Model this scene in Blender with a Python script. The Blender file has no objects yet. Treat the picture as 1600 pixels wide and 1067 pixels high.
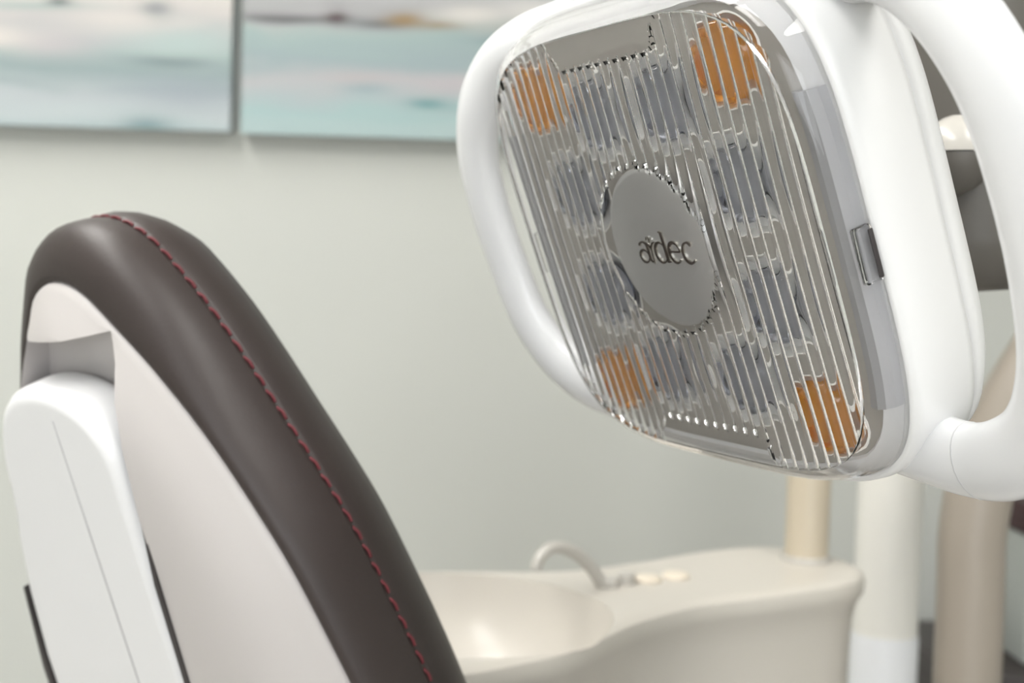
import bpy, bmesh, math, random
from mathutils import Vector, Matrix
random.seed(4)
S = bpy.context.scene
C = S.collection
PI = math.pi

# ------------------------------------------------------------------ camera, world, exposure
CAM = Vector((0, 0, 1.15))
pitch, roll = math.radians(2.5), math.radians(1.7)
FW = Vector((0, math.cos(pitch), -math.sin(pitch)))
U0 = Vector((1, 0, 0)).cross(FW)
RT = math.cos(roll) * Vector((1, 0, 0)) + math.sin(roll) * U0
UP = -math.sin(roll) * Vector((1, 0, 0)) + math.cos(roll) * U0
cd = bpy.data.cameras.new('camera')
cam = bpy.data.objects.new('camera', cd)
C.objects.link(cam)
cam.matrix_world = Matrix((RT, UP, -FW)).transposed().to_4x4()
cam.location = CAM
cd.sensor_width = 36.0
cd.lens = 45.0
cd.clip_start = 0.02
cd.dof.use_dof = True
cd.dof.focus_distance = 0.452
cd.dof.aperture_fstop = 10.0
S.camera = cam

W = bpy.data.worlds.new('world')
S.world = W
W.use_nodes = True
bg = W.node_tree.nodes['Background']
bg.inputs[0].default_value = (0.97, 0.985, 1.0, 1)
bg.inputs[1].default_value = 0.62
S.view_settings.view_transform = 'Standard'
S.view_settings.look = 'None'
S.view_settings.gamma = 1.0
S.view_settings.use_curve_mapping = False
S.view_settings.exposure = -0.26
PANEL_STRENGTH = 18.0
WINDOW_STRENGTH = 4.2
PANELS = [(0.80, -0.55), (-1.0, -0.55), (-1.0, 0.85)]  # unseen ceiling panels, added to light the scene
S.cycles.max_bounces = 16
S.cycles.transmission_bounces = 14
S.cycles.transparent_max_bounces = 16
S.cycles.sample_clamp_indirect = 20.0


def camvec(x, y, z):
    """camera axes (right, down, forward) -> world direction"""
    return RT * x - UP * y + FW * z


# ------------------------------------------------------------------ materials
def mat(name, col, rough=0.5, metal=0.0, coat=0.0, trans=0.0, ior=1.5, spec=0.5, bump=None, var=None):
    m = bpy.data.materials.new(name)
    m.use_nodes = True
    nt = m.node_tree
    b = nt.nodes['Principled BSDF']
    b.inputs['Base Color'].default_value = (*col, 1)
    b.inputs['Roughness'].default_value = rough
    b.inputs['Metallic'].default_value = metal
    b.inputs['Coat Weight'].default_value = coat
    b.inputs['Coat Roughness'].default_value = 0.08
    b.inputs['Transmission Weight'].default_value = trans
    b.inputs['IOR'].default_value = ior
    b.inputs['Specular IOR Level'].default_value = spec
    tc = nt.nodes.new('ShaderNodeTexCoord')
    if bump:
        sc, st, di = bump
        n = nt.nodes.new('ShaderNodeTexNoise')
        n.inputs['Scale'].default_value = sc
        n.inputs['Detail'].default_value = 3
        bp = nt.nodes.new('ShaderNodeBump')
        bp.inputs['Strength'].default_value = st
        bp.inputs['Distance'].default_value = di
        nt.links.new(tc.outputs['Object'], n.inputs['Vector'])
        nt.links.new(n.outputs['Fac'], bp.inputs['Height'])
        nt.links.new(bp.outputs['Normal'], b.inputs['Normal'])
    if var:
        sc, amt = var
        n = nt.nodes.new('ShaderNodeTexNoise')
        n.inputs['Scale'].default_value = sc
        mx = nt.nodes.new('ShaderNodeMix')
        mx.data_type = 'RGBA'
        mx.inputs[6].default_value = (*[c * (1 - amt) for c in col], 1)
        mx.inputs[7].default_value = (*[min(1, c * (1 + amt)) for c in col], 1)
        nt.links.new(tc.outputs['Object'], n.inputs['Vector'])
        nt.links.new(n.outputs['Fac'], mx.inputs[0])
        nt.links.new(mx.outputs[2], b.inputs['Base Color'])
    return m


M = {
    'wall': mat('wall_paint', (0.485, 0.495, 0.465), 0.75, bump=(160, 0.08, 0.002), var=(3, 0.02)),
    'floor': mat('vinyl_floor', (0.48, 0.46, 0.43), 0.45, var=(4, 0.12)),
    'ceiling': mat('ceiling_tile', (0.8, 0.8, 0.78), 0.9, bump=(90, 0.3, 0.002)),
    'white': mat('white_plastic', (0.75, 0.75, 0.75), 0.32, coat=0.25, var=(6, 0.012)),
    'handle': mat('white_handle_plastic', (0.74, 0.745, 0.76), 0.25, coat=0.3, var=(6, 0.01)),
    'shell': mat('chair_shell_plastic', (0.455, 0.43, 0.42), 0.42, var=(5, 0.015), bump=(900, 0.05, 0.0003)),
    'arm': mat('chair_arm_plastic', (0.70, 0.70, 0.71), 0.35, var=(5, 0.012)),
    'dark_gap': mat('gap_shade', (0.035, 0.03, 0.03), 0.6, var=(50, 0.1)),  # dark tone standing in for gap shade, also used on clip slots
    'leather': mat('brown_leather', (0.030, 0.021, 0.019), 0.47, spec=0.48, bump=(520, 0.12, 0.0008), var=(12, 0.10)),
    'thread': mat('red_thread', (0.13, 0.016, 0.022), 0.6, bump=(3000, 0.4, 0.0004)),
    'plate': mat('lamp_tray_grey', (0.39, 0.37, 0.34), 0.40, metal=0.1, var=(8, 0.04)),
    'bezel': mat('lamp_bezel_grey', (0.68, 0.68, 0.685), 0.42, var=(8, 0.02)),
    'panel': mat('lamp_side_panel_grey', (0.33, 0.33, 0.34), 0.40, metal=0.1, var=(8, 0.03)),
    'trim': mat('lamp_side_trim', (0.50, 0.50, 0.515), 0.36, var=(8, 0.03)),
    'cup': mat('white_lens_cup', (0.96, 0.945, 0.91), 0.35, var=(20, 0.02)),
    'amber': mat('amber_lens', (1.0, 0.37, 0.006), 0.04, trans=0.85, ior=1.40, coat=0.6, var=(60, 0.08)),
    'clear': mat('clear_lens', (0.52, 0.54, 0.61), 0.02, trans=1.0, ior=1.48, coat=0.0, var=(60, 0.05)),
    'led': mat('led_chip', (0.05, 0.05, 0.06), 0.3, var=(80, 0.2)),
    'glass': mat('clear_cover', (1.0, 0.998, 1.0), 0.0, trans=1.0, ior=1.35),
    'contrast_cone': mat('contrast_cone_metal', (0.25, 0.255, 0.28), 0.10, metal=1.0, var=(90, 0.1)),
    'badge': mat('satin_silver', (0.62, 0.62, 0.615), 0.36, metal=0.6, bump=(2500, 0.06, 0.0002), var=(30, 0.03)),
    'chrome': mat('chrome_letters', (0.60, 0.57, 0.52), 0.12, metal=1.0, var=(200, 0.1)),
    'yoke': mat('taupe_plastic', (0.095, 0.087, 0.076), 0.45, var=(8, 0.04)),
    'cream': mat('cream_plastic', (0.44, 0.42, 0.385), 0.28, coat=0.2, var=(8, 0.02)),
    'china': mat('cream_vitreous_china', (0.53, 0.50, 0.45), 0.42, coat=0.2, var=(6, 0.02)),
    'tan': mat('tan_enamel', (0.47, 0.41, 0.315), 0.35, var=(8, 0.03)),
    'beige': mat('beige_enamel', (0.28, 0.245, 0.205), 0.40, var=(8, 0.03)),
    'post': mat('white_enamel', (0.70, 0.685, 0.64), 0.35, var=(8, 0.02)),
    'post2': mat('cool_white_enamel', (0.68, 0.69, 0.71), 0.35, var=(8, 0.02)),
    'button': mat('ivory_button', (0.66, 0.59, 0.49), 0.3, var=(20, 0.03)),
    'black': mat('black_laminate', (0.035, 0.028, 0.027), 0.4, var=(10, 0.1)),
    'maroon': mat('dark_maroon_vinyl', (0.035, 0.008, 0.01), 0.45, var=(10, 0.1)),
    'grey': mat('grey_laminate', (0.36, 0.38, 0.36), 0.5, var=(8, 0.04)),
    'canvas_edge': mat('canvas_edge', (0.42, 0.46, 0.46), 0.8, bump=(900, 0.2, 0.0005), var=(20, 0.08)),
    'steel': mat('brushed_steel', (0.6, 0.6, 0.6), 0.3, metal=1.0, var=(60, 0.05)),
}
em = bpy.data.materials.new('panel_glow')
em.use_nodes = True
_b = em.node_tree.nodes['Principled BSDF']
_b.inputs['Base Color'].default_value = (0.9, 0.9, 0.9, 1)
_b.inputs['Emission Color'].default_value = (1.0, 0.98, 0.945, 1)
_b.inputs['Emission Strength'].default_value = PANEL_STRENGTH
M['glow'] = em
ew = em.copy()
ew.name = 'added_pane_glow'
_b = ew.node_tree.nodes['Principled BSDF']
_b.inputs['Emission Color'].default_value = (0.90, 0.95, 1.0, 1)
_b.inputs['Emission Strength'].default_value = WINDOW_STRENGTH
M['pane_glow'] = ew  # glow of the added window behind the camera


def tone(c):
    a = sum(c) / 3
    return [max(0.0, (0.75 * q + 0.25 * a)) ** 1.18 * 0.70 for q in c]


def painting_mat(name, stops, strokes, w, h, seed):
    """flat abstract seascape: height ramp pushed about by stretched noise, then soft brush marks"""
    m = bpy.data.materials.new(name)
    m.use_nodes = True
    nt = m.node_tree
    N, L = nt.nodes, nt.links
    b = N['Principled BSDF']
    b.inputs['Roughness'].default_value = 0.55
    tc = N.new('ShaderNodeTexCoord')
    mp = N.new('ShaderNodeMapping')
    mp.inputs['Location'].default_value = (seed, 0, seed)
    mp.inputs['Scale'].default_value = (4.5, 1, 26)
    L.new(tc.outputs['Object'], mp.inputs['Vector'])
    n1 = N.new('ShaderNodeTexNoise')
    n1.inputs['Scale'].default_value = 1.0
    n1.inputs['Detail'].default_value = 5
    n1.inputs['Distortion'].default_value = 0.6
    L.new(mp.outputs[0], n1.inputs['Vector'])
    sp = N.new('ShaderNodeSeparateXYZ')
    L.new(tc.outputs['Object'], sp.inputs[0])

    def mth(op, a, c=None):
        k = N.new('ShaderNodeMath')
        k.operation = op
        for i, v in enumerate((a, c)):
            if v is None:
                continue
            if isinstance(v, (int, float)):
                k.inputs[i].default_value = v
            else:
                L.new(v, k.inputs[i])
        return k.outputs[0]
    hz = mth('DIVIDE', sp.outputs['Z'], h)
    fac = mth('ADD', hz, mth('MULTIPLY', mth('SUBTRACT', n1.outputs['Fac'], 0.5), 0.16))
    rp = N.new('ShaderNodeValToRGB')
    e = rp.color_ramp.elements
    while len(e) < len(stops):
        e.new(0.5)
    for k, (p, c) in enumerate(stops):
        e[k].position = p
        e[k].color = (*tone(c), 1)
    L.new(fac, rp.inputs[0])
    cur = rp.outputs['Color']
    wob = mth('MULTIPLY', mth('SUBTRACT', n1.outputs['Fac'], 0.5), 0.02)
    for (x0, z0, sx, sz, c, amt) in strokes:
        sz, amt = sz * 1.35, min(1.0, amt * 1.2)
        ax = mth('DIVIDE', mth('SUBTRACT', sp.outputs['X'], x0), sx)
        az = mth('DIVIDE', mth('ADD', mth('SUBTRACT', sp.outputs['Z'], z0), wob), sz)
        q = mth('ADD', mth('POWER', mth('ABSOLUTE', ax), 2.0), mth('POWER', mth('ABSOLUTE', az), 2.0))
        g = mth('MULTIPLY', mth('EXPONENT', mth('MULTIPLY', q, -1.0)), amt)
        mx = N.new('ShaderNodeMix')
        mx.data_type = 'RGBA'
        L.new(g, mx.inputs[0])
        L.new(cur, mx.inputs[6])
        mx.inputs[7].default_value = (*tone(c), 1)
        cur = mx.outputs[2]
    L.new(cur, b.inputs['Base Color'])
    bp = N.new('ShaderNodeBump')
    bp.inputs['Strength'].default_value = 0.25
    bp.inputs['Distance'].default_value = 0.002
    L.new(n1.outputs['Fac'], bp.inputs['Height'])
    L.new(bp.outputs[0], b.inputs['Normal'])
    return m


# ------------------------------------------------------------------ mesh helpers
def obj(name, verts, faces, m, parent=None, smooth=True, auto=None):
    me = bpy.data.meshes.new(name)
    me.from_pydata([tuple(v) for v in verts], [], faces)
    bm = bmesh.new()
    bm.from_mesh(me)
    bmesh.ops.recalc_face_normals(bm, faces=bm.faces[:])
    if auto:
        for e in bm.edges:
            if len(e.link_faces) == 2 and e.calc_face_angle(0) > math.radians(auto):
                e.smooth = False
    bm.to_mesh(me)
    bm.free()
    if smooth:
        for p in me.polygons:
            p.use_smooth = True
    me.materials.append(M[m] if isinstance(m, str) else m)
    o = bpy.data.objects.new(name, me)
    C.objects.link(o)
    if parent:
        o.parent = parent
    return o


def empty(name, label=None, cat=None, loc=(0, 0, 0), group=None):
    o = bpy.data.objects.new(name, None)
    C.objects.link(o)
    o.location = loc
    o.empty_display_size = 0.05
    if label:
        o['label'] = label
        o['category'] = cat
    if group:
        o['group'] = group
    return o


def tag(o, label, cat, group=None):
    o['label'] = label
    o['category'] = cat
    if group:
        o['group'] = group
    return o


def struct(o):
    o['kind'] = 'structure'
    return o


def loft(rings, cap0=True, cap1=True, closed=False):
    """rings of equal length -> verts, faces; closed joins last ring to first"""
    n = len(rings[0])
    V = [v for r in rings for v in r]
    F = []
    m = len(rings)
    for i in range(m if closed else m - 1):
        a, b = i * n, ((i + 1) % m) * n
        for j in range(n):
            k = (j + 1) % n
            F.append((a + j, a + k, b + k, b + j))
    if not closed:
        if cap0:
            F.append(tuple(range(n))[::-1])
        if cap1:
            F.append(tuple(range((m - 1) * n, m * n)))
    return V, F


def sring(a, b, z, n=4.3, N=128):
    r = []
    for i in range(N):
        t = 2 * PI * i / N
        c, s = math.cos(t), math.sin(t)
        # even spacing by angle on the superellipse
        k = (abs(c / a) ** n + abs(s / b) ** n) ** (-1 / n)
        r.append((k * c, k * s, z))
    return r


def cring(cx, cy, z, r, N=40):
    return [(cx + r * math.cos(2 * PI * i / N), cy + r * math.sin(2 * PI * i / N), z) for i in range(N)]


def catmull(P, per=8, closed=False):
    P = [Vector(p) for p in P]
    n = len(P)
    out = []
    for i in range(n if closed else n - 1):
        g = (lambda k: P[k % n]) if closed else (lambda k: P[max(0, min(n - 1, k))])
        p0, p1, p2, p3 = g(i - 1), g(i), g(i + 1), g(i + 2)
        for s in range(per):
            t = s / per
            out.append(0.5 * ((2 * p1) + (p2 - p0) * t + (2 * p0 - 5 * p1 + 4 * p2 - p3) * t * t + (3 * p1 - p0 - 3 * p2 + p3) * t ** 3))
    if not closed:
        out.append(P[-1])
    return out


def tube(path, rad, N=20, ref=Vector((0, 0, 1)), cap=True):
    """sweep an ellipse; rad = (ra, rb) or callable s->(ra, rb); rb lies along ref"""
    path = [Vector(p) for p in path]
    rings = []
    m = len(path)
    for i, p in enumerate(path):
        t = (path[min(i + 1, m - 1)] - path[max(i - 1, 0)]).normalized()
        sd = t.cross(ref)
        if sd.length < 1e-4:
            sd = t.cross(Vector((0, 1, 0.3)))
        sd.normalize()
        nn = sd.cross(t).normalized()
        ra, rb = rad(i / (m - 1)) if callable(rad) else rad
        rings.append([p + sd * ra * math.cos(2 * PI * k / N) + nn * rb * math.sin(2 * PI * k / N) for k in range(N)])
    return loft(rings, cap, cap)


def box(x0, x1, y0, y1, z0, z1):
    V = [(x, y, z) for z in (z0, z1) for y in (y0, y1) for x in (x0, x1)]
    F = [(0, 2, 3, 1), (4, 5, 7, 6), (0, 1, 5, 4), (2, 6, 7, 3), (0, 4, 6, 2), (1, 3, 7, 5)]
    return V, F


def bevel(o, w, seg=3, ang=40):
    b = o.modifiers.new('bevel', 'BEVEL')
    b.width = w
    b.segments = seg
    b.limit_method = 'ANGLE'
    b.angle_limit = math.radians(ang)
    return o


def boxo(name, dims, m, parent=None, bev=0.0):
    o = obj(name, *box(*dims), m, parent, smooth=False)
    if bev:
        bevel(o, bev)
        for p in o.data.polygons:
            p.use_smooth = True
    return o


# ------------------------------------------------------------------ the room
WY = 1.90
struct(obj('wall_back', *box(-3.0, 3.0, WY, WY + 0.12, 0, 2.72), 'wall', smooth=False))
struct(obj('floor', *box(-3.0, 3.0, -2.6, WY, -0.1, 0), 'floor', smooth=False))
struct(obj('ceiling', *box(-3.0, 3.0, -2.6, WY + 0.12, 2.72, 2.82), 'ceiling', smooth=False))
struct(obj('wall_right', *box(2.2, 2.32, -2.6, WY, 0, 2.72), 'wall', smooth=False))
struct(obj('wall_left', *box(-2.32, -2.2, -2.6, WY, 0, 2.72), 'wall', smooth=False))
# front wall behind the camera with an unseen glowing window added for light
FY = -2.6
WX0, WX1, WZ0, WZ1 = -1.25, 1.25, 0.45, 2.15
V, F = [], []
for d_ in (box(-2.2, WX0, FY - 0.12, FY, 0, 2.72), box(WX1, 2.2, FY - 0.12, FY, 0, 2.72), box(WX0, WX1, FY - 0.12, FY, 0, WZ0), box(WX0, WX1, FY - 0.12, FY, WZ1, 2.72)):
    F += [tuple(i + len(V) for i in q) for q in d_[1]]
    V += d_[0]
struct(obj('wall_front', V, F, 'wall', smooth=False))
wn_ = struct(empty('added_window', loc=(0, FY - 0.06, 0)))
for (a, b_, c, d_) in ((WX0, WX1, WZ0, WZ0 + 0.05), (WX0, WX1, WZ1 - 0.05, WZ1), (WX0, WX0 + 0.05, WZ0 + 0.05, WZ1 - 0.05), (WX1 - 0.05, WX1, WZ0 + 0.05, WZ1 - 0.05), (-0.03, 0.03, WZ0 + 0.05, WZ1 - 0.05)):
    obj('added_window_frame', *box(a, b_, -0.03, 0.03, c, d_), 'white', wn_, smooth=False)
for (a, b_) in ((WX0 + 0.05, -0.03), (0.03, WX1 - 0.05)):
    obj('pane', *box(a, b_, -0.004, 0.004, WZ0 + 0.05, WZ1 - 0.05), 'pane_glow', wn_, smooth=False)
struct(boxo('baseboard_back', (-2.2, 2.2, WY - 0.014, WY, 0, 0.10), 'grey', bev=0.003))
where = {(0.80, -0.55): 'on the handle side of the treatment light', (-1.0, -0.55): 'nearest the added window, on the chair side', (-1.0, 0.85): 'nearest the two paintings'}
for (px, py) in PANELS:
    t = empty('added_ceiling_light', 'added unseen rectangular white ceiling light panel ' + where[(px, py)], 'ceiling light', (px, py, 2.70), 'added ceiling light panels')
    fr = []
    for (a, b_) in ((0.33, 0.64), (0.30, 0.61)):
        fr.append([(-a, -b_), (a, -b_), (a, b_), (-a, b_)])
    rings = [[(*p, 0.02) for p in fr[0]], [(*p, -0.012) for p in fr[0]], [(*p, -0.012) for p in fr[1]], [(*p, 0.02) for p in fr[1]]]
    obj('frame', *loft(rings, closed=True), 'white', t, smooth=False)
    obj('diffuser', *box(-0.30, 0.30, -0.61, 0.61, -0.006, 0.0), 'glow', t, smooth=False)

# ------------------------------------------------------------------ paintings on the back wall
cw = (0.80, 0.78, 0.74)
stA = [(0.0, (0.50, 0.62, 0.64)), (0.05, (0.58, 0.66, 0.68)), (0.11, (0.56, 0.62, 0.65)), (0.17, (0.35, 0.47, 0.47)), (0.24, (0.42, 0.54, 0.53)),
       (0.29, (0.56, 0.57, 0.58)), (0.36, (0.70, 0.66, 0.64)), (0.43, (0.78, 0.74, 0.69)), (0.50, (0.76, 0.77, 0.76)), (1.0, (0.86, 0.85, 0.83))]
stB = [(0.0, (0.50, 0.66, 0.66)), (0.07, (0.44, 0.64, 0.64)), (0.12, (0.50, 0.60, 0.62)), (0.17, (0.58, 0.58, 0.60)), (0.24, (0.40, 0.52, 0.54)),
       (0.31, (0.42, 0.56, 0.55)), (0.36, (0.52, 0.58, 0.57)), (0.41, (0.50, 0.50, 0.51)), (0.48, (0.62, 0.62, 0.64)), (1.0, (0.82, 0.82, 0.82))]
PW, PH = 0.56, 0.45
dk = (0.07, 0.06, 0.075)
strA = [(0.200 + 0.11, 0.178, 0.018, 0.006, dk, 0.9), (0.45, 0.168, 0.022, 0.010, (0.25, 0.29, 0.31), 0.75), (0.475, 0.098, 0.055, 0.006, (0.16, 0.24, 0.25), 0.85),
        (0.49, 0.125, 0.10, 0.018, (0.52, 0.66, 0.64), 0.8), (0.30, 0.115, 0.07, 0.014, (0.62, 0.58, 0.60), 0.7), (0.20, 0.125, 0.07, 0.012, (0.84, 0.78, 0.72), 0.8),
        (0.27, 0.172, 0.10, 0.006, (0.38, 0.52, 0.50), 0.6), (0.44, 0.006, 0.04, 0.010, (0.25, 0.40, 0.42), 0.8), (0.50, 0.055, 0.10, 0.02, (0.40, 0.47, 0.53), 0.6),
        (0.40, 0.155, 0.07, 0.008, (0.80, 0.75, 0.70), 0.6)]
strB = [(0.06, 0.168, 0.09, 0.005, (0.12, 0.11, 0.13), 0.75), (0.135, 0.172, 0.018, 0.007, (0.10, 0.03, 0.035), 0.95), (0.20, 0.163, 0.05, 0.006, (0.16, 0.16, 0.19), 0.7),
        (0.235, 0.170, 0.030, 0.007, (0.42, 0.25, 0.05), 0.9), (0.285, 0.162, 0.035, 0.005, (0.38, 0.26, 0.09), 0.75), (0.33, 0.178, 0.055, 0.010, (0.80, 0.77, 0.72), 0.9),
        (0.415, 0.188, 0.05, 0.012, (0.78, 0.76, 0.73), 0.9), (0.42, 0.160, 0.07, 0.008, (0.42, 0.45, 0.40), 0.6), (0.40, 0.142, 0.06, 0.006, (0.20, 0.36, 0.40), 0.7),
        (0.27, 0.050, 0.03, 0.006, (0.16, 0.42, 0.42), 0.8), (0.34, 0.046, 0.05, 0.004, (0.28, 0.54, 0.53), 0.6), (0.18, 0.068, 0.035, 0.006, (0.28, 0.47, 0.50), 0.5),
        (0.32, 0.082, 0.10, 0.008, (0.62, 0.57, 0.60), 0.7), (0.17, 0.083, 0.05, 0.006, (0.60, 0.54, 0.54), 0.5)]
for (nm, x0, z0, st_, sk, sd, lab) in (
        ('canvas_painting', -0.418 - PW, 1.361, stA, strA, 2.3, 'abstract sea painting with pale beige sky and grey teal water'),
        ('canvas_painting', -0.402, 1.359, stB, strB, 7.9, 'abstract sea painting with ochre and dark horizon marks over turquoise water')):
    t = empty(nm, lab, 'painting', (x0, WY - 0.034, z0), 'abstract sea canvases on the wall')
    pm = painting_mat(nm + '_paint', st_, sk, PW, PH, sd)
    cv = obj('canvas', *box(0, PW, -0.0005, 0.003, 0, PH), pm, t, smooth=False)
    obj('stretcher', *box(0.0008, PW - 0.0008, 0.003, 0.0335, 0.0008, PH - 0.0008), 'canvas_edge', t, smooth=False)

# ------------------------------------------------------------------ the treatment light
LX = camvec(0.4722, 0.0694, -0.8788).normalized()
LZ = camvec(-0.826, 0.383, -0.4136)
LZ = (LZ - LX * LZ.dot(LX)).normalized()
LY = LZ.cross(LX)
LT = CAM + camvec(0.0639, -0.0391, 0.5073)
lamp = empty('dental_light', 'white dental treatment light with clear ribbed cover over amber and clear lenses', 'dental light')
lamp.matrix_world = Matrix.Translation(LT) @ Matrix((LX, LY, LZ)).transposed().to_4x4()
mm = 0.001


def sc(rings, k=mm):
    return [[(x * k, y * k, z * k) for (x, y, z) in r] for r in rings]


# white housing behind the cover, a fine seam groove round it
hr = [(99, 92, -5.4), (105.6, 98.4, -5.4), (106.6, 99.4, -6.0), (107.4, 100.3, -10), (108, 101, -22), (107.6, 100.5, -32), (107.3, 100.2, -34.8), (106.3, 99.2, -35.1), (106.3, 99.2, -35.7),
      (107.0, 99.9, -36.0), (105.5, 98.5, -42), (101, 94, -49), (92, 86, -57), (76, 71, -65), (52, 49, -71), (22, 20, -74)]
obj('housing', *loft(sc([sring(a, b, z) for a, b, z in hr])), 'white', lamp)

# lens positions (x, y, is_amber)
LENS = [(-65.5, 66.5, 1), (-22.5, 55.5, 0), (23, 55.5, 0), (64.5, 66, 1),
        (-55, 23.5, 0), (55.5, 23, 0), (-55.5, -22.5, 0), (55.5, -23.5, 0),
        (-68, -65, 1), (-25.5, -56, 0), (27, -55.5, 0), (68, -66, 1)]
CR, CA = 20.0, 16.4      # opening radius of clear and amber cups
# tray with twelve round openings
bm = bmesh.new()
loops = [[(x, y) for x, y, z in sring(96, 88, 0, n=5, N=120)]] + [[(x, y) for x, y, z in cring(lx, ly, 0, CA if k else CR, 40)] for lx, ly, k in LENS]
edges = []
for lp in loops:
    vs = [bm.verts.new((x * mm, y * mm, -0.002)) for x, y in lp]
    for i in range(len(vs)):
        edges.append(bm.edges.new((vs[i], vs[(i + 1) % len(vs)])))
bmesh.ops.triangle_fill(bm, edges=edges, use_beauty=True)
me = bpy.data.meshes.new('tray')
# drop any triangles that filled an opening
bad = [f for f in bm.faces if any((f.calc_center_median().x / mm - lx) ** 2 + (f.calc_center_median().y / mm - ly) ** 2 < ((CA if k else CR) - 0.3) ** 2 for lx, ly, k in LENS)]
bmesh.ops.delete(bm, geom=bad, context='FACES_ONLY')
bmesh.ops.recalc_face_normals(bm, faces=bm.faces[:])
bm.to_mesh(me)
bm.free()
me.materials.append(M['plate'])
tray = bpy.data.objects.new('tray', me)
C.objects.link(tray)
tray.parent = lamp
so = tray.modifiers.new('solid', 'SOLIDIFY')
so.thickness = 0.0015
so.offset = 0

# pale bezel frame running from the tray to the rim, darker recessed panels at the long sides
br = [(96, 88, -3.2, 5), (96, 88, -1.0, 5), (97.2, 89.2, -0.2, 4.8), (99.8, 92, -2, 4.6), (102, 95, -5.2, 4.5), (102, 95, -5.3, 4.5), (96, 88, -5.3, 5)]
obj('bezel', *loft(sc([sring(a, b, z, n_) for a, b, z, n_ in br]), closed=True), 'bezel', lamp, auto=25)
for s in (1, -1):
    rows = []
    for (dx, z) in ((-8.5, 0.6), (-4.6, 1.6), (-1.8, 0.4), (0.6, -2.2), (1.6, -6.2)):
        row = []
        for i in range(25):
            y = -60 + 112 * i / 24
            x = 101.2 * (1 - abs(y / 96) ** 4.3) ** (1 / 4.3) + dx
            row.append((s * x * mm, y * mm, z * mm))
        rows.append(row)
    back = [[(p[0] - s * 0.0012, p[1], p[2] - 0.0012) for p in r] for r in rows]
    V, F = [], []
    for r in rows + back[::-1]:
        V += r
    n, m_ = 25, 10
    for i in range(m_):
        for j in range(n - 1):
            a, b_ = i * n, ((i + 1) % m_) * n
            F.append((a + j, a + j + 1, b_ + j + 1, b_ + j))
    F.append(tuple(i * n for i in range(m_)))
    F.append(tuple(i * n + n - 1 for i in range(m_))[::-1])
    sp_ = obj('side_panel', V, F, 'panel', lamp, auto=18)
    sp_.data.materials.append(M['trim'])
    for p in sp_.data.polygons:
        if abs(p.center.x) / mm > 101.2 * max(0.0, 1 - abs(p.center.y / mm / 96) ** 4.3) ** (1 / 4.3) - 1.0:
            p.material_index = 1

# cups, lenses and their chips
for (lx, ly, k) in LENS:
    R_ = CA if k else CR
    rr = [(R_ + 0.2, -1.1), (R_ - 0.3, -1.0), (R_ - 0.7, -2.4), (15.8, -9.0), (15.4, -10.5)]
    cup = obj('lens_cup', *loft(sc([cring(lx, ly, z, r) for r, z in rr] + [cring(lx, ly, -11.4, 16.0), cring(lx, ly, -9, 16.35), cring(lx, ly, -2.6, R_ + 0.2)]), cap0=False, cap1=False, closed=True), 'cup', lamp, auto=35)
    obj('cup_floor', *loft(sc([cring(lx, ly, -10.4, 15.8), cring(lx, ly, -11.3, 15.8)])), 'cup', cup, auto=35)
    rr = [(6.5, -10.2), (8.2, -9.4), (10.5, -7), (12.6, -4.2), (14.0, -1.8), (14.6, -0.6), (14.5, 0.2), (13.6, 1.2), (11.5, 2.0), (8.0, 2.6), (4.0, 3.0), (1.0, 3.1)]
    lens = obj('amber_lens' if k else 'clear_lens', *loft(sc([cring(lx, ly, z, r) for r, z in rr])), 'amber' if k else 'clear', lamp)
    if not k:
        rf = [(7.2, -10.25), (8.9, -9.3), (11.1, -6.9), (13.1, -4.3), (14.4, -2.2)]
        obj('contrast_cone', *loft(sc([cring(lx, ly, z, r) for r, z in rf] + [cring(lx, ly, z, r + 0.3) for r, z in rf[::-1]]), closed=True), 'contrast_cone', cup, auto=50)  # dark metal cone added to raise contrast seen through the clear lens
    obj('chip', *box((lx - 3.4) * mm, (lx + 3.4) * mm, (ly - 3.4) * mm, (ly + 3.4) * mm, -0.01039, -0.01022), 'led', cup, smooth=False)

# round badge with raised lettering
bd = [(33.2, 2.0), (33.2, 4.6), (32.6, 5.2), (31, 5.5), (16, 5.9), (0.5, 6.0)]
badge = obj('badge', *loft(sc([cring(0, 0, z, r, 72) for r, z in bd])), 'badge', lamp, auto=50)


def ribbon(pts, wid, z0, z1):
    """flat raised stroke along pts with a width at each point"""
    V, F = [], []
    n = len(pts)
    for i, p in enumerate(pts):
        a, b_ = pts[max(0, i - 1)], pts[min(n - 1, i + 1)]
        tx, ty = b_[0] - a[0], b_[1] - a[1]
        l = math.hypot(tx, ty) or 1
        nx, ny = -ty / l, tx / l
        w = wid[i] / 2
        for z in (z0, z1):
            V.append((p[0] + nx * w, p[1] + ny * w, z))
            V.append((p[0] - nx * w, p[1] - ny * w, z))
    for i in range(n - 1):
        a, b_ = 4 * i, 4 * i + 4
        for q in ((0, 1), (1, 3), (3, 2), (2, 0)):
            F.append((a + q[0], a + q[1], b_ + q[1], b_ + q[0]))
    F.append((0, 2, 3, 1))
    e = 4 * (n - 1)
    F.append((e, e + 1, e + 3, e + 2))
    return V, F


def arc(cx, cy, rx, ry, a0, a1, n=22):
    return [(cx + rx * math.cos(math.radians(a0 + (a1 - a0) * i / n)), cy + ry * math.sin(math.radians(a0 + (a1 - a0) * i / n))) for i in range(n + 1)]


def thick(n, lo, hi, ph=0.0):
    return [lo + (hi - lo) * (0.5 - 0.5 * math.cos(2 * PI * (i / n) + ph)) for i in range(n + 1)]


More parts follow.
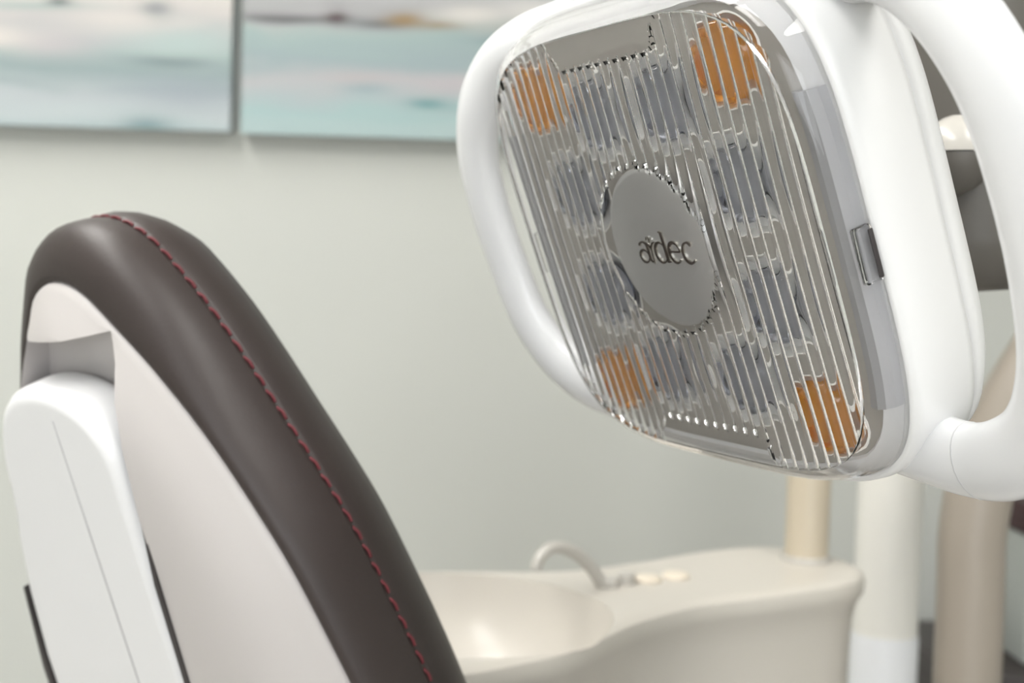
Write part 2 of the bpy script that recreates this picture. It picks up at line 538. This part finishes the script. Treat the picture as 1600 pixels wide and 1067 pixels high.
Z0, Z1 = 5.4, 6.5
LET = {
    'a': [(arc(0, 2.6, 3.0, 2.7, 20, 340), thick(22, 0.7, 1.5)), ([(3.3, 7.0), (3.4, 4.0), (3.5, 1.2), (4.6, 0.1), (5.6, 0.5)], [1.6, 1.7, 1.6, 1.0, 0.5]),
          (arc(0.7, 6.6, 2.7, 2.1, 10, 165), [1.4] * 6 + [0.9] * 12 + [1.3] * 5)],
    'd': [(arc(0, 4.2, 3.7, 4.3, 40, 320), thick(22, 0.7, 1.9)), ([(3.2, 13.0), (3.3, 8), (3.4, 3), (3.5, 0.0)], [1.9, 1.9, 1.9, 1.9]), ([(1.5, 13.0), (2.5, 12.9), (3.6, 12.4)], [0.5, 0.8, 1.0]), ([(3.0, 0.3), (4.2, 0.3), (5.4, 0.3)], [0.9, 0.7, 0.4])],
    'e': [(arc(0, 4.2, 3.6, 4.3, 5, 318), thick(22, 0.8, 1.9)), ([(-3.2, 4.6), (0, 4.6), (3.7, 4.6)], [0.8, 0.8, 0.8])],
    'c': [(arc(0, 4.2, 3.7, 4.3, 48, 318), [1.7, 1.7, 1.4, 1.0] + thick(18, 0.8, 1.9))],
    'figure': [([(0, -0.8), (0.1, 3), (0.2, 6.6)], [0.5, 0.9, 1.2]), ([(0.2, 6.2), (-1.6, 8.0), (-3.6, 8.8)], [1.2, 1.1, 0.3]), ([(0.2, 6.2), (1.9, 8.1), (4.0, 8.9)], [1.2, 1.1, 0.3]),
               ([(0.1, 8.2), (0.15, 9.6), (0.2, 11.2)], [0.3, 1.0, 0.3]), ([(-1.9, 9.5), (-1.4, 10.2), (-1.2, 11.0)], [0.3, 0.7, 0.3]), ([(2.2, 9.5), (1.8, 10.3), (1.6, 11.0)], [0.3, 0.7, 0.3])],
}
for (ch, ox) in (('a', -11.0), ('figure', -5.4), ('d', 1.0), ('e', 10.2), ('c', 19.2)):
    V, F = [], []
    for pts, wd in LET[ch]:
        wd = (list(wd) + [wd[-1]] * len(pts))[:len(pts)]
        v, f_ = ribbon(pts, wd, Z0, Z1)
        F += [tuple(i + len(V) for i in q) for q in f_]
        V += v
    V = [((x * 0.98 + ox) * mm, (y * 0.98 - 5.5) * mm, z * mm) for x, y, z in V]
    obj('emblem' if ch == 'figure' else 'letter', V, F, 'chrome', badge, smooth=False)

# clear cover: face slab with vertical flutes moulded on its inner side
PITCH = 6.2
FA, FB, FN = 97.5, 88.5, 4.3


def dome(x, y):
    return 10.6 - 1.6 * ((x / 100) ** 2 + (y / 90) ** 2)


def ribbed(x, y):
    if x * x + y * y < 35.5 ** 2:
        return False
    ay = abs(y)
    if ay > 75.5 and abs(x) < 32 + (ay - 75.5) * 0.62:
        return False
    return abs(x) < 90.5


def flute(x, y):
    """lenticular flute on the inner side"""
    if not ribbed(x, y):
        return 0.0
    v = abs((x / PITCH) % 1.0 - 0.5) * 2
    return 1.75 * max(0.0, 1 - v ** 3.0)


def rib(x, y):
    """slim rounded rib on the outer side, over the joint of two flutes"""
    if not ribbed(x, y):
        return 0.0
    v = (((x / PITCH) + 0.5) % 1.0 - 0.5) / 0.19
    return 0.75 * math.sqrt(max(0.0, 1 - v * v)) if abs(v) < 1 else 0.0


xs = []
k = -96.8
while k <= 96.8:
    xs.append(k)
    k += PITCH / 24
NY = 101
V, F = [], []
for x in xs:
    h = FB * max(0.0, 1 - abs(x / FA) ** FN) ** (1 / FN)
    for j in range(NY):
        y = -h + 2 * h * j / (NY - 1)
        V.append((x * mm, y * mm, (dome(x, y) + rib(x, y)) * mm))
nt_ = len(V)
for x in xs:
    h = FB * max(0.0, 1 - abs(x / FA) ** FN) ** (1 / FN)
    for j in range(NY):
        y = -h + 2 * h * j / (NY - 1)
        V.append((x * mm, y * mm, (dome(x, y) - 1.9 - flute(x, y)) * mm))
nx = len(xs)
for i in range(nx - 1):
    for j in range(NY - 1):
        a, b_ = i * NY + j, (i + 1) * NY + j
        F.append((a, b_, b_ + 1, a + 1))
        F.append((nt_ + a, nt_ + a + 1, nt_ + b_ + 1, nt_ + b_))
    for j in (0, NY - 1):
        a, b_ = i * NY + j, (i + 1) * NY + j
        F.append((a, b_, nt_ + b_, nt_ + a))
for i in (0, nx - 1):
    for j in range(NY - 1):
        a = i * NY + j
        F.append((a, a + 1, nt_ + a + 1, nt_ + a))
cover = obj('clear_cover', V, F, 'glass', lamp, auto=40)
# skirt of the cover
sk = [(97.6, 88.6, 9.0), (99.5, 90.2, 8.6), (101.4, 92.0, 7.4), (102.8, 94.0, 5.0), (103.8, 95.6, 1.0), (105.2, 97.9, -6.5),
      (103.8, 96.5, -6.5), (102.4, 94.0, 1.0), (101.2, 92.4, 4.2), (99.8, 90.6, 6.0), (98.0, 89.0, 6.9), (97.6, 88.6, 7.1)]
obj('cover_skirt', *loft(sc([sring(a, b, z) for a, b, z in sk]), closed=True), 'glass', cover, auto=40)
# snap clip half way down each long side of the cover
for s in (1, -1):
    rings = []
    for (x, w) in ((103.4, 13), (106.2, 13), (107.4, 12), (107.4, 0)):
        pass
    clip = boxo('snap_clip', (*sorted((s * 0.1030, s * 0.1066)), -0.0140, 0.0055, -0.0046, 0.0026), 'glass', cover, 0.0009)
    boxo('slot', (*sorted((s * 0.1062, s * 0.1071)), -0.0130, 0.0040, -0.0042, -0.0022), 'dark_gap', clip, 0.0004)

# loop handles
HP = [(62, -82, -28), (84, -85, -23), (104, -86, -19), (126, -82, -15), (148, -69, -12), (162, -46, -10), (167, -16, -10), (167, 16, -10), (162, 44, -11), (149, 66, -14), (129, 81, -20), (106, 87, -27), (86, 85, -36)]
for s in (1, -1):
    path = catmull([(s * x * mm, y * mm, z * mm) for x, y, z in HP], 7)

    def hrad(t):
        e = abs(t - 0.5) * 2
        g = 14.0 + 5.0 * max(0, (e - 0.75) / 0.25) ** 2
        return (g * mm, (9.0 + 9.0 * max(0, (e - 0.55) / 0.45) ** 1.5) * mm)
    hd = obj('handle', *tube(path, hrad, 28, Vector((0, 0, 1))), 'handle', lamp)
    i0 = 17
    seg = path[i0 - 1:i0 + 3]
    mid_ = [path[i0].lerp(path[i0 + 1], q) for q in (0.0, 0.06, 0.12)]
    rr_ = hrad(i0 / (len(path) - 1))
    obj('handle_joint', *tube(mid_, (rr_[0] + 0.00015, rr_[1] + 0.00015), 28, Vector((0, 0, 1))), 'trim', hd)


# neck, pivot and swing arm that carry the lamp (world coordinates brought into the lamp's frame)
LINV = lamp.matrix_world.inverted()


def wpt(u, v, d):
    """world point a distance d in front of the camera plane, seen at photo pixel u, v"""
    return CAM + camvec((u - 800) / 2000 * d, (v - 533.5) / 2000 * d, d)


def into(VF, inv):
    return [inv @ Vector(v) for v in VF[0]], VF[1]


yk = wpt(1512, 300, 0.66)
yb = wpt(1560, 457, 0.66).z
rings = []
for (r, z) in ((0.006, 0.0), (0.022, 0.0015), (0.034, 0.006), (0.042, 0.014), (0.045, 0.026), (0.045, 0.30), (0.040, 0.315), (0.020, 0.322)):
    rings.append([(yk.x + r * math.cos(2 * PI * k / 40), yk.y + r * math.sin(2 * PI * k / 40), yb + z) for k in range(40)])
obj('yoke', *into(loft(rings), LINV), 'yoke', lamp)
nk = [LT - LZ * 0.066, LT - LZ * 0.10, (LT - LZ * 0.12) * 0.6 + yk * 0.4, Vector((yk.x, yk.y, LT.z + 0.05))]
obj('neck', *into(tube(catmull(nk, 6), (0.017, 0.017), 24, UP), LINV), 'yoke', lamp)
kc = wpt(1497, 240, 0.575)
for (nm_, ks, mt_) in (('pivot_knob', range(7, 15), 'cream'), ('knob_socket', range(0, 8), 'yoke')):
    rings = []
    for k in ks:
        a = PI * k / 14
        r, z = 0.0160 * math.sin(a) + 0.0003, -0.0165 * 1.05 * math.cos(a)
        if nm_ == 'knob_socket':
            r, z = r * 0.965, z - 0.0003
        rings.append([(kc.x + r * math.cos(2 * PI * j / 32), kc.y + r * math.sin(2 * PI * j / 32), kc.z + z) for j in range(32)])
    obj(nm_, *into(loft(rings), LINV), mt_, lamp, auto=60)
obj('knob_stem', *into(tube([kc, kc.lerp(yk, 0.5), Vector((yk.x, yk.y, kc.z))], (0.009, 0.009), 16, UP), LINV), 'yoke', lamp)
PT = Vector((0.272, 1.150, 0.0))
arm = [(yk.x, yk.y, yb + 0.31), (yk.x, yk.y, 1.56), (yk.x + 0.004, yk.y + 0.03, 1.60), (yk.x + 0.02, yk.y + 0.15, 1.61), (PT.x, PT.y - 0.10, 1.61), (PT.x, PT.y, 1.61)]
obj('swing_arm', *into(tube(catmull(arm, 6), (0.021, 0.021), 24, Vector((1, 0, 0.02))), LINV), 'tan', lamp)

# ------------------------------------------------------------------ the dental chair, seen from behind
th, al = math.radians(42), math.radians(22)
cx_ = Vector((math.cos(th), 0, -math.sin(th)))
nb_ = Vector((-math.sin(th), 0, -math.cos(th)))
up_ = Vector((0, -1, 0))
cz_ = math.cos(al) * up_ + math.sin(al) * nb_
cy_ = -(math.cos(al) * nb_ - math.sin(al) * up_)
P0 = Vector(((450 - 800) / 2000, (650 - 533.5) / 2000, 1.0)) * 0.58 - 0.097 * cx_
wx, wy, wz = camvec(*cx_), camvec(*cy_), camvec(*cz_)
chair = empty('dental_chair', 'dark brown leather dental chair with red stitching and white plastic back shell', 'dental chair')
chair.matrix_world = Matrix.Translation(CAM + camvec(*P0)) @ Matrix((wx, wy, wz)).transposed().to_4x4()

HALF = [(99.5, 0), (97.5, 15), (91.5, 29), (81, 42), (54, 63), (28, 78), (0, 92), (-28, 106), (-56, 118), (-95, 129), (-131, 137), (-190, 145), (-280, 155), (-380, 165),
        (-460, 168), (-515, 155), (-548, 120), (-560, 70), (-562, 0)]
pts = [(w, z) for z, w in HALF] + [(-w, z) for z, w in HALF[-2:0:-1]]
dense = catmull([(x, 0, z) for x, z in pts], 12, closed=True)
# even spacing along the outline, starting at the apex
L = [0.0]
for i in range(len(dense)):
    L.append(L[-1] + (dense[(i + 1) % len(dense)] - dense[i]).length)


def along(d):
    d %= L[-1]
    lo, hi = 0, len(L) - 1
    while hi - lo > 1:
        md = (lo + hi) // 2
        if L[md] <= d:
            lo = md
        else:
            hi = md
    t = (d - L[lo]) / (L[hi] - L[lo])
    return dense[lo].lerp(dense[(lo + 1) % len(dense)], t)


NO = 180
OUT = [along(L[-1] * i / NO) for i in range(NO)]


def onorm(d):
    t = along(d + 2) - along(d - 2)
    n = Vector((t.z, 0, -t.x)).normalized()
    p = along(d)
    return n if n.dot(p - Vector((0, 0, -230))) > 0 else -n


NRM = [onorm(L[-1] * i / NO) for i in range(NO)]


def inset(z):
    k = max(0.0, min(1.0, (z + 10) / 100))
    return -6 - 13 * (k * k * (3 - 2 * k))


def oring(r, t, full=None):
    """outline pushed out by r (callable of height or number) at thickness t, in mm"""
    o = []
    for p, n in zip(OUT, NRM):
        q = p + n * (r(p.z) if callable(r) else r)
        o.append((q.x * mm, t * mm, q.z * mm))
    return o


def bul(z, a, b):
    k = max(0.0, min(1.0, (z + 120) / 200))
    return b + (a - b) * k


prof = [(lambda z: inset(z) - 22, -26), (lambda z: inset(z) - 4, -30), (lambda z: inset(z) + 1.0, -34.5), (lambda z: inset(z) + 3.5, -34.2), (lambda z: inset(z) * 0.62 + 3.6, -31), (lambda z: inset(z) * 0.33 + 3.6, -27), (lambda z: inset(z) * 0.13 + 3.4, -22.5),
        (lambda z: bul(z, 3.2, 2.6), -17.5), (lambda z: bul(z, 3.6, 2.7), -12), (lambda z: bul(z, 3.2, 2.3), -7), (lambda z: bul(z, 2.4, 1.7), -2.6), (lambda z: bul(z, 2.0, 1.4), -1.1), (lambda z: bul(z, 1.4, 0.9), -0.3), (lambda z: bul(z, 1.4, 0.9), 0.3), (lambda z: bul(z, 2.0, 1.3), 1.1),
        (lambda z: bul(z, 2.2, 1.2), 2.8), (lambda z: bul(z, 1.6, -0.6), 9), (lambda z: bul(z, -1, -4), 16), (lambda z: bul(z, -6, -9.5), 24), (lambda z: bul(z, -14, -18), 33), (lambda z: -30, 40), (lambda z: -46, 44)]
rings = [oring(r, t) for r, t in prof]
last = rings[-1]
for k, t in ((0.6, 46), (0.25, 46)):
    rings.append([(x * k, t * mm, (-0.23 + (z + 0.23) * k)) for x, y, z in last])
cush = obj('back_cushion', *loft(rings), 'leather', chair)
# every stitch a small twisted loop of thread lying in the seam
sv, sf = tube(catmull([(-3.4 * mm, 0, 0.0), (-2.2 * mm, 0, 0.6 * mm), (0, 0.35 * mm, 0.8 * mm), (2.2 * mm, 0, 0.6 * mm), (3.4 * mm, 0, 0.0)], 2), (0.72 * mm, 0.72 * mm), 8, Vector((0, 0, 1)))
first = None
d = 4.0
while d < 420:
    for sgn in ((1, -1) if d < 200 else (1,)):
        dd = sgn * d
        p, n = along(dd), onorm(dd)
        tg = (along(dd + 2) - along(dd - 2)).normalized()
        if first is None:
            first = obj('stitch', sv, sf, 'thread', cush)
            o = first
        else:
            o = first.copy()
            C.objects.link(o)
            o.parent = cush
        q = p + n * (bul(p.z, 1.4, 0.9) - 0.1)
        tg2 = (tg + Vector((0, 0.14, 0))).normalized()
        bi = n.cross(tg2).normalized()
        o.matrix_local = Matrix.Translation(Vector((q.x, 0.2, q.z)) * mm) @ Matrix((tg2, bi, n)).transposed().to_4x4()
    d += 9.2
# white back shell with the channel that takes the lift arm
srings = [oring(lambda z: inset(z) - 20, -24), oring(lambda z: inset(z) - 0.5, -25), oring(lambda z: inset(z), -32), oring(lambda z: inset(z) - 1.2, -35.5), oring(lambda z: inset(z) - 4, -37.5)]
edge = srings[-1]
for k, kz, t, c in ((0.95, 0.975, -43, 0.15), (0.88, 0.945, -48.5, 0.4), (0.79, 0.90, -52.5, 0.7), (0.65, 0.82, -54.5, 0.9), (0.42, 0.62, -55.5, 1), (0.15, 0.3, -56, 1)):
    ring = []
    for x, y, z in edge:
        zz = -0.22 + (z + 0.22) * kz
        ring.append((x * k, t * mm - c * 0.05 * max(0.0, 0.06 - zz), zz))
    srings.append(ring)
shell = obj('back_shell', *loft(srings), 'shell', chair)
CHN = [(56, 38), (42, 42), (10, 45), (-700, 46)]


def prism(ol, t0, t1):
    n = len(ol)
    V = [(x * mm, t0 * mm, z * mm) for x, z in ol] + [(x * mm, t1 * mm, z * mm) for x, z in ol]
    F = [tuple(range(n)), tuple(range(2 * n - 1, n - 1, -1))] + [(i, (i + 1) % n, n + (i + 1) % n, n + i) for i in range(n)]
    return V, F


CHL = [(-700, -106), (-120, -101), (-80, -95), (-40, -84), (10, -58), (42, -39), (56, -31)]
cut = obj('channel_cutter', *prism([(w, z) for z, w in CHN] + [(w, z) for z, w in CHL], -200, -29), 'shell', chair, smooth=False)
bo = shell.modifiers.new('channel', 'BOOLEAN')
bo.operation = 'DIFFERENCE'
bo.solver = 'EXACT'
bo.object = cut
dg = bpy.context.evaluated_depsgraph_get()
me2 = bpy.data.meshes.new_from_object(shell.evaluated_get(dg))
shell.modifiers.clear()
shell.data = me2
bpy.data.objects.remove(cut)
bevel(shell, 0.002, 2, 45)
wn = shell.modifiers.new('wn', 'WEIGHTED_NORMAL')
# lift arm with an arched head
ol = [(-14 + 56 * math.sin(math.radians(a)), -8 + 43 * math.cos(math.radians(a)) ** 0.8) for a in range(0, 90, 6)] + [(42, z) for z in (-10, -40, -80, -120, -250, -500)]
ol += [(-101, -500), (-100, -250), (-97, -120), (-91, -80), (-82, -48), (-76, -34)] + [(-14 - 58 * math.sin(math.radians(a)), -8 + 43 * max(0.0, math.cos(math.radians(a))) ** 0.8 - 18 * math.sin(math.radians(a)) ** 4) for a in range(84, 0, -6)]
la = obj('lift_arm', *prism(ol, -58, -29.2), 'arm', chair)
for v in la.data.vertices:
    if v.co.y < -0.05:
        v.co.y -= 0.05 * (0.03 - v.co.z)
bevel(la, 0.008, 4, 40)
la.modifiers.new('wn', 'WEIGHTED_NORMAL')
obj('arm_seam', *ribbon([(0, 0.020), (0, -0.05), (0, -0.2), (0, -0.4)], [0.0008] * 4, 0, 1), 'panel', la)
sm = la.children[0].data
for v in sm.vertices:
    v.co = (v.co.x, -0.0582 - 0.05 * (0.03 - v.co.y) + 0.0006 * v.co.z, v.co.y)
# dark strips stand in for shade in the channel gaps, widening downwards
def gap_strip_t(z):
    return -(51 + 0.13 * max(0, min(84, 24 - z)) + 0.052 * max(0, -60 - z))


for (rt, lf) in ([[(45.2, 14), (45.8, -20), (46.6, -60), (46.6, -120), (46.6, -480)], [(44.8, 14), (44.4, -20), (43.2, -60), (41.8, -120), (41.5, -480)]],
                 [[(-93, -80), (-97, -130), (-99, -200), (-99, -480)], [(-93.6, -80), (-103, -130), (-104.5, -200), (-105, -480)]]):
    V, F = [], []
    for (a, b_) in zip(rt, lf):
        t_ = gap_strip_t(a[1]) * mm
        V += [(a[0] * mm, t_, a[1] * mm), (b_[0] * mm, t_, b_[1] * mm), (b_[0] * mm, -0.0295, b_[1] * mm), (a[0] * mm, -0.0295, a[1] * mm)]
    m_ = len(rt)
    for q in range(m_ - 1):
        for e_ in range(4):
            F.append((4 * q + e_, 4 * q + (e_ + 1) % 4, 4 * q + 4 + (e_ + 1) % 4, 4 * q + 4 + e_))
    F += [(0, 1, 2, 3), tuple(4 * (m_ - 1) + e_ for e_ in (3, 2, 1, 0))]
    obj('gap_shade_strip', V, F, 'dark_gap', chair, smooth=False)
# seat, frame and base below the picture
st = boxo('seat', (-0.17, 0.17, 0.02, 0.13, -0.58, -0.49), 'leather', chair, 0.03)
boxo('seat_frame', (-0.10, 0.10, -0.085, 0.09, -0.62, -0.572), 'arm', chair, 0.012)
CINV = chair.matrix_world.inverted()
bc = chair.matrix_world @ Vector((0, 0.0, -0.60))
rings = []
for (r, z) in ((0.17, 0.0), (0.17, 0.035), (0.155, 0.05), (0.10, 0.07), (0.09, 0.12), (0.085, bc.z + 0.015)):
    rings.append([(bc.x + r * math.cos(2 * PI * k / 40), bc.y + r * math.sin(2 * PI * k / 40), z) for k in range(40)])
obj('pedestal', *into(loft(rings), CINV), 'arm', chair, auto=30)

# ------------------------------------------------------------------ the spittoon (cuspidor) and its fittings
DH = 0.910
RIM = [(-0.034, 0.786), (0.016, 0.817), (0.048, 0.847), (0.075, 0.887), (0.105, 0.932), (0.156, 0.982), (0.235, 1.029), (0.297, 1.076), (0.318, 1.128), (0.303, 1.178), (0.249, 1.215), (0.187, 1.187),
       (0.112, 1.126), (0.044, 1.083), (-0.068, 1.066), (-0.150, 1.020), (-0.183, 0.940), (-0.162, 0.850), (-0.105, 0.797)]
rim = catmull([(x, y, 0) for x, y in RIM], 6, closed=True)
nr = len(rim)
cus = empty('cuspidor', 'cream china spittoon with deep rinse bowl and flat side deck', 'spittoon', (0.1, 1.03, 0))


def rring(off, z, pull=0.0):
    o = []
    for i, p in enumerate(rim):
        t = (rim[(i + 1) % nr] - rim[i - 1]).normalized()
        n = Vector((t.y, -t.x, 0))
        q = p + n * off
        w = max(0.0, min(1.0, (0.17 - p.x) / 0.16))
        w = w * w * (3 - 2 * w)
        tgt = Vector((0.165, 1.075, 0))
        q = q.lerp(tgt + (q - tgt) * 0.35, pull * w)
        o.append((q.x - 0.1, q.y - 1.03, z))
    return o


cr = [(-0.014, DH, 0), (-0.007, DH - 0.0008, 0), (-0.002, DH - 0.004, 0), (0.0, DH - 0.010, 0), (-0.001, DH - 0.018, 0.0), (-0.006, DH - 0.026, 0.03), (-0.010, DH - 0.045, 0.12), (-0.011, DH - 0.075, 0.34),
      (-0.012, DH - 0.105, 0.62), (-0.013, DH - 0.14, 0.86), (-0.015, DH - 0.19, 1.0), (-0.018, 0.50, 1.0), (-0.03, 0.46, 1.0)]
body = obj('basin_body', *loft([rring(a, z, p) for a, z, p in cr]), 'china', cus)
ev, ef = [], []
rings = []
for k in range(1, 24):
    a = PI * k / 24
    rr_ = math.sin(a) ** 0.75
    rings.append([(-0.145 + 0.122 * rr_ * math.cos(2 * PI * j / 64) + 0.004, -0.098 + 0.122 * rr_ * math.sin(2 * PI * j / 64), DH + 0.012 - 0.105 * math.cos(a)) for j in range(64)])
ct = obj('bowl_cutter', *loft(rings), 'china', cus)
bo = body.modifiers.new('bowl', 'BOOLEAN')
bo.operation = 'DIFFERENCE'
bo.solver = 'EXACT'
bo.object = ct
dg = bpy.context.evaluated_depsgraph_get()
me2 = bpy.data.meshes.new_from_object(body.evaluated_get(dg))
body.modifiers.clear()
body.data = me2
bpy.data.objects.remove(ct)
bevel(body, 0.007, 4, 38)
body.modifiers.new('wn', 'WEIGHTED_NORMAL')


def lpt(pts, o):
    return [(x - o[0], y - o[1], z - o[2]) for x, y, z in pts]


def turned(name, cx, cy, prof, m, parent, N=28, auto=40):
    return obj(name, *loft([cring(cx, cy, z, r, N) for r, z in prof]), m, parent, auto=auto)


org = (0.1, 1.03, 0)
fp = catmull(lpt([(0.081, 1.022, 0.906), (0.072, 1.016, 0.922), (0.060, 1.008, 0.936), (0.047, 1.000, 0.9445), (0.035, 0.992, 0.946), (0.026, 0.986, 0.938), (0.024, 0.984, 0.930)], org), 6)
fc = obj('faucet', *tube(fp, lambda t: (0.0052 - 0.0006 * t, 0.0052 - 0.0006 * t), 18, Vector((0.3, 1, 0))), 'cream', cus)
turned('spout_collar', 0.084 - 0.1, 1.024 - 1.03, [(0.0085, DH - 0.001), (0.0085, DH + 0.005), (0.0068, DH + 0.007), (0.003, DH + 0.0075)], 'cream', cus)
turned('tap_knob', 0.099 - 0.1, 1.036 - 1.03, [(0.0075, DH - 0.001), (0.0075, DH + 0.008), (0.006, DH + 0.0095), (0.002, DH + 0.010)], 'cream', cus)
for (x, y) in ((0.118, 1.047), (0.143, 1.063)):
    turned('button', x - 0.1, y - 1.03, [(0.0115, DH - 0.001), (0.0115, DH + 0.0022), (0.0095, DH + 0.0042), (0.004, DH + 0.005)], 'button', cus)
turned('support_column', 0.205 - 0.1, 1.115 - 1.03, [(0.08, 0.0), (0.08, 0.02), (0.055, 0.04), (0.05, 0.48)], 'china', cus)
# tan post standing on the deck
tp = empty('light_post', 'tan enamel post standing on the spittoon deck', 'post', (PT.x, PT.y, DH))
turned('tube', 0, 0, [(0.0195, 0.004), (0.0195, 0.672), (0.017, 0.677)], 'tan', tp)
turned('foot_flange', 0, 0, [(0.0225, 0.0002), (0.0225, 0.003), (0.0215, 0.0045), (0.0197, 0.005)], 'cream', tp)

# ------------------------------------------------------------------ posts and furniture further back
wp = empty('equipment_post', 'thick white equipment post rising behind the spittoon', 'post', (0.421, 1.40, 0))
turned('base_plate', 0, 0, [(0.11, 0.0), (0.11, 0.018), (0.10, 0.024), (0.036, 0.03)], 'post2', wp)
turned('lower_sleeve', 0, 0, [(0.0365, 0.02), (0.0365, 0.776), (0.0355, 0.780)], 'post2', wp)
turned('upper_tube', 0, 0, [(0.0352, 0.778), (0.0352, 1.32), (0.032, 1.335), (0.012, 1.34)], 'post', wp)
bp_ = empty('delivery_arm', 'beige bent arm post beside the white equipment post', 'arm post', (0.404, 1.10, 0))
pth = catmull([(0, 0, 0.02), (0, 0, 0.5), (0, 0, 0.86), (0, 0, 0.96), (0.016, 0, 1.03), (0.05, 0, 1.10), (0.11, 0, 1.19), (0.20, 0, 1.28), (0.34, 0, 1.36)], 8)
obj('bent_tube', *tube(pth, (0.0285, 0.0285), 28, Vector((0, 1, 0))), 'beige', bp_)
turned('foot', 0, 0, [(0.09, 0.0), (0.09, 0.015), (0.04, 0.03), (0.03, 0.06)], 'beige', bp_)
boxo('instrument_tray', (0.28, 0.66, -0.14, 0.14, 1.355, 1.385), 'post2', bp_, 0.008)
cb = empty('storage_cabinet', 'low black cabinet against the wall behind the posts', 'cabinet', (0.575, 1.62, 0))
boxo('carcass', (0, 1.0, 0.018, 0.26, 0.06, 0.650), 'black', cb, 0.002)
boxo('worktop', (-0.004, 1.004, -0.004, 0.262, 0.651, 0.672), 'black', cb, 0.003)
boxo('plinth', (0.02, 0.98, 0.04, 0.24, 0, 0.06), 'grey', cb)
for k in range(2):
    dr = boxo('door', (0.003 + 0.5 * k, 0.497 + 0.5 * k, 0, 0.0175, 0.065, 0.646), 'black', cb, 0.002)
    boxo('handle', ((0.44 if k == 0 else 0.54), (0.452 if k == 0 else 0.552), -0.022, 0.0, 0.46, 0.58), 'steel', dr, 0.003)
gb = empty('storage_box', 'grey box with dark maroon lid on the black cabinet', 'box', (0.683, 1.66, 0.6722))
boxo('box_body', (0, 0.34, 0, 0.18, 0, 0.170), 'grey', gb, 0.004)
boxo('lid', (-0.006, 0.346, -0.006, 0.186, 0.1705, 0.212), 'maroon', gb, 0.006)
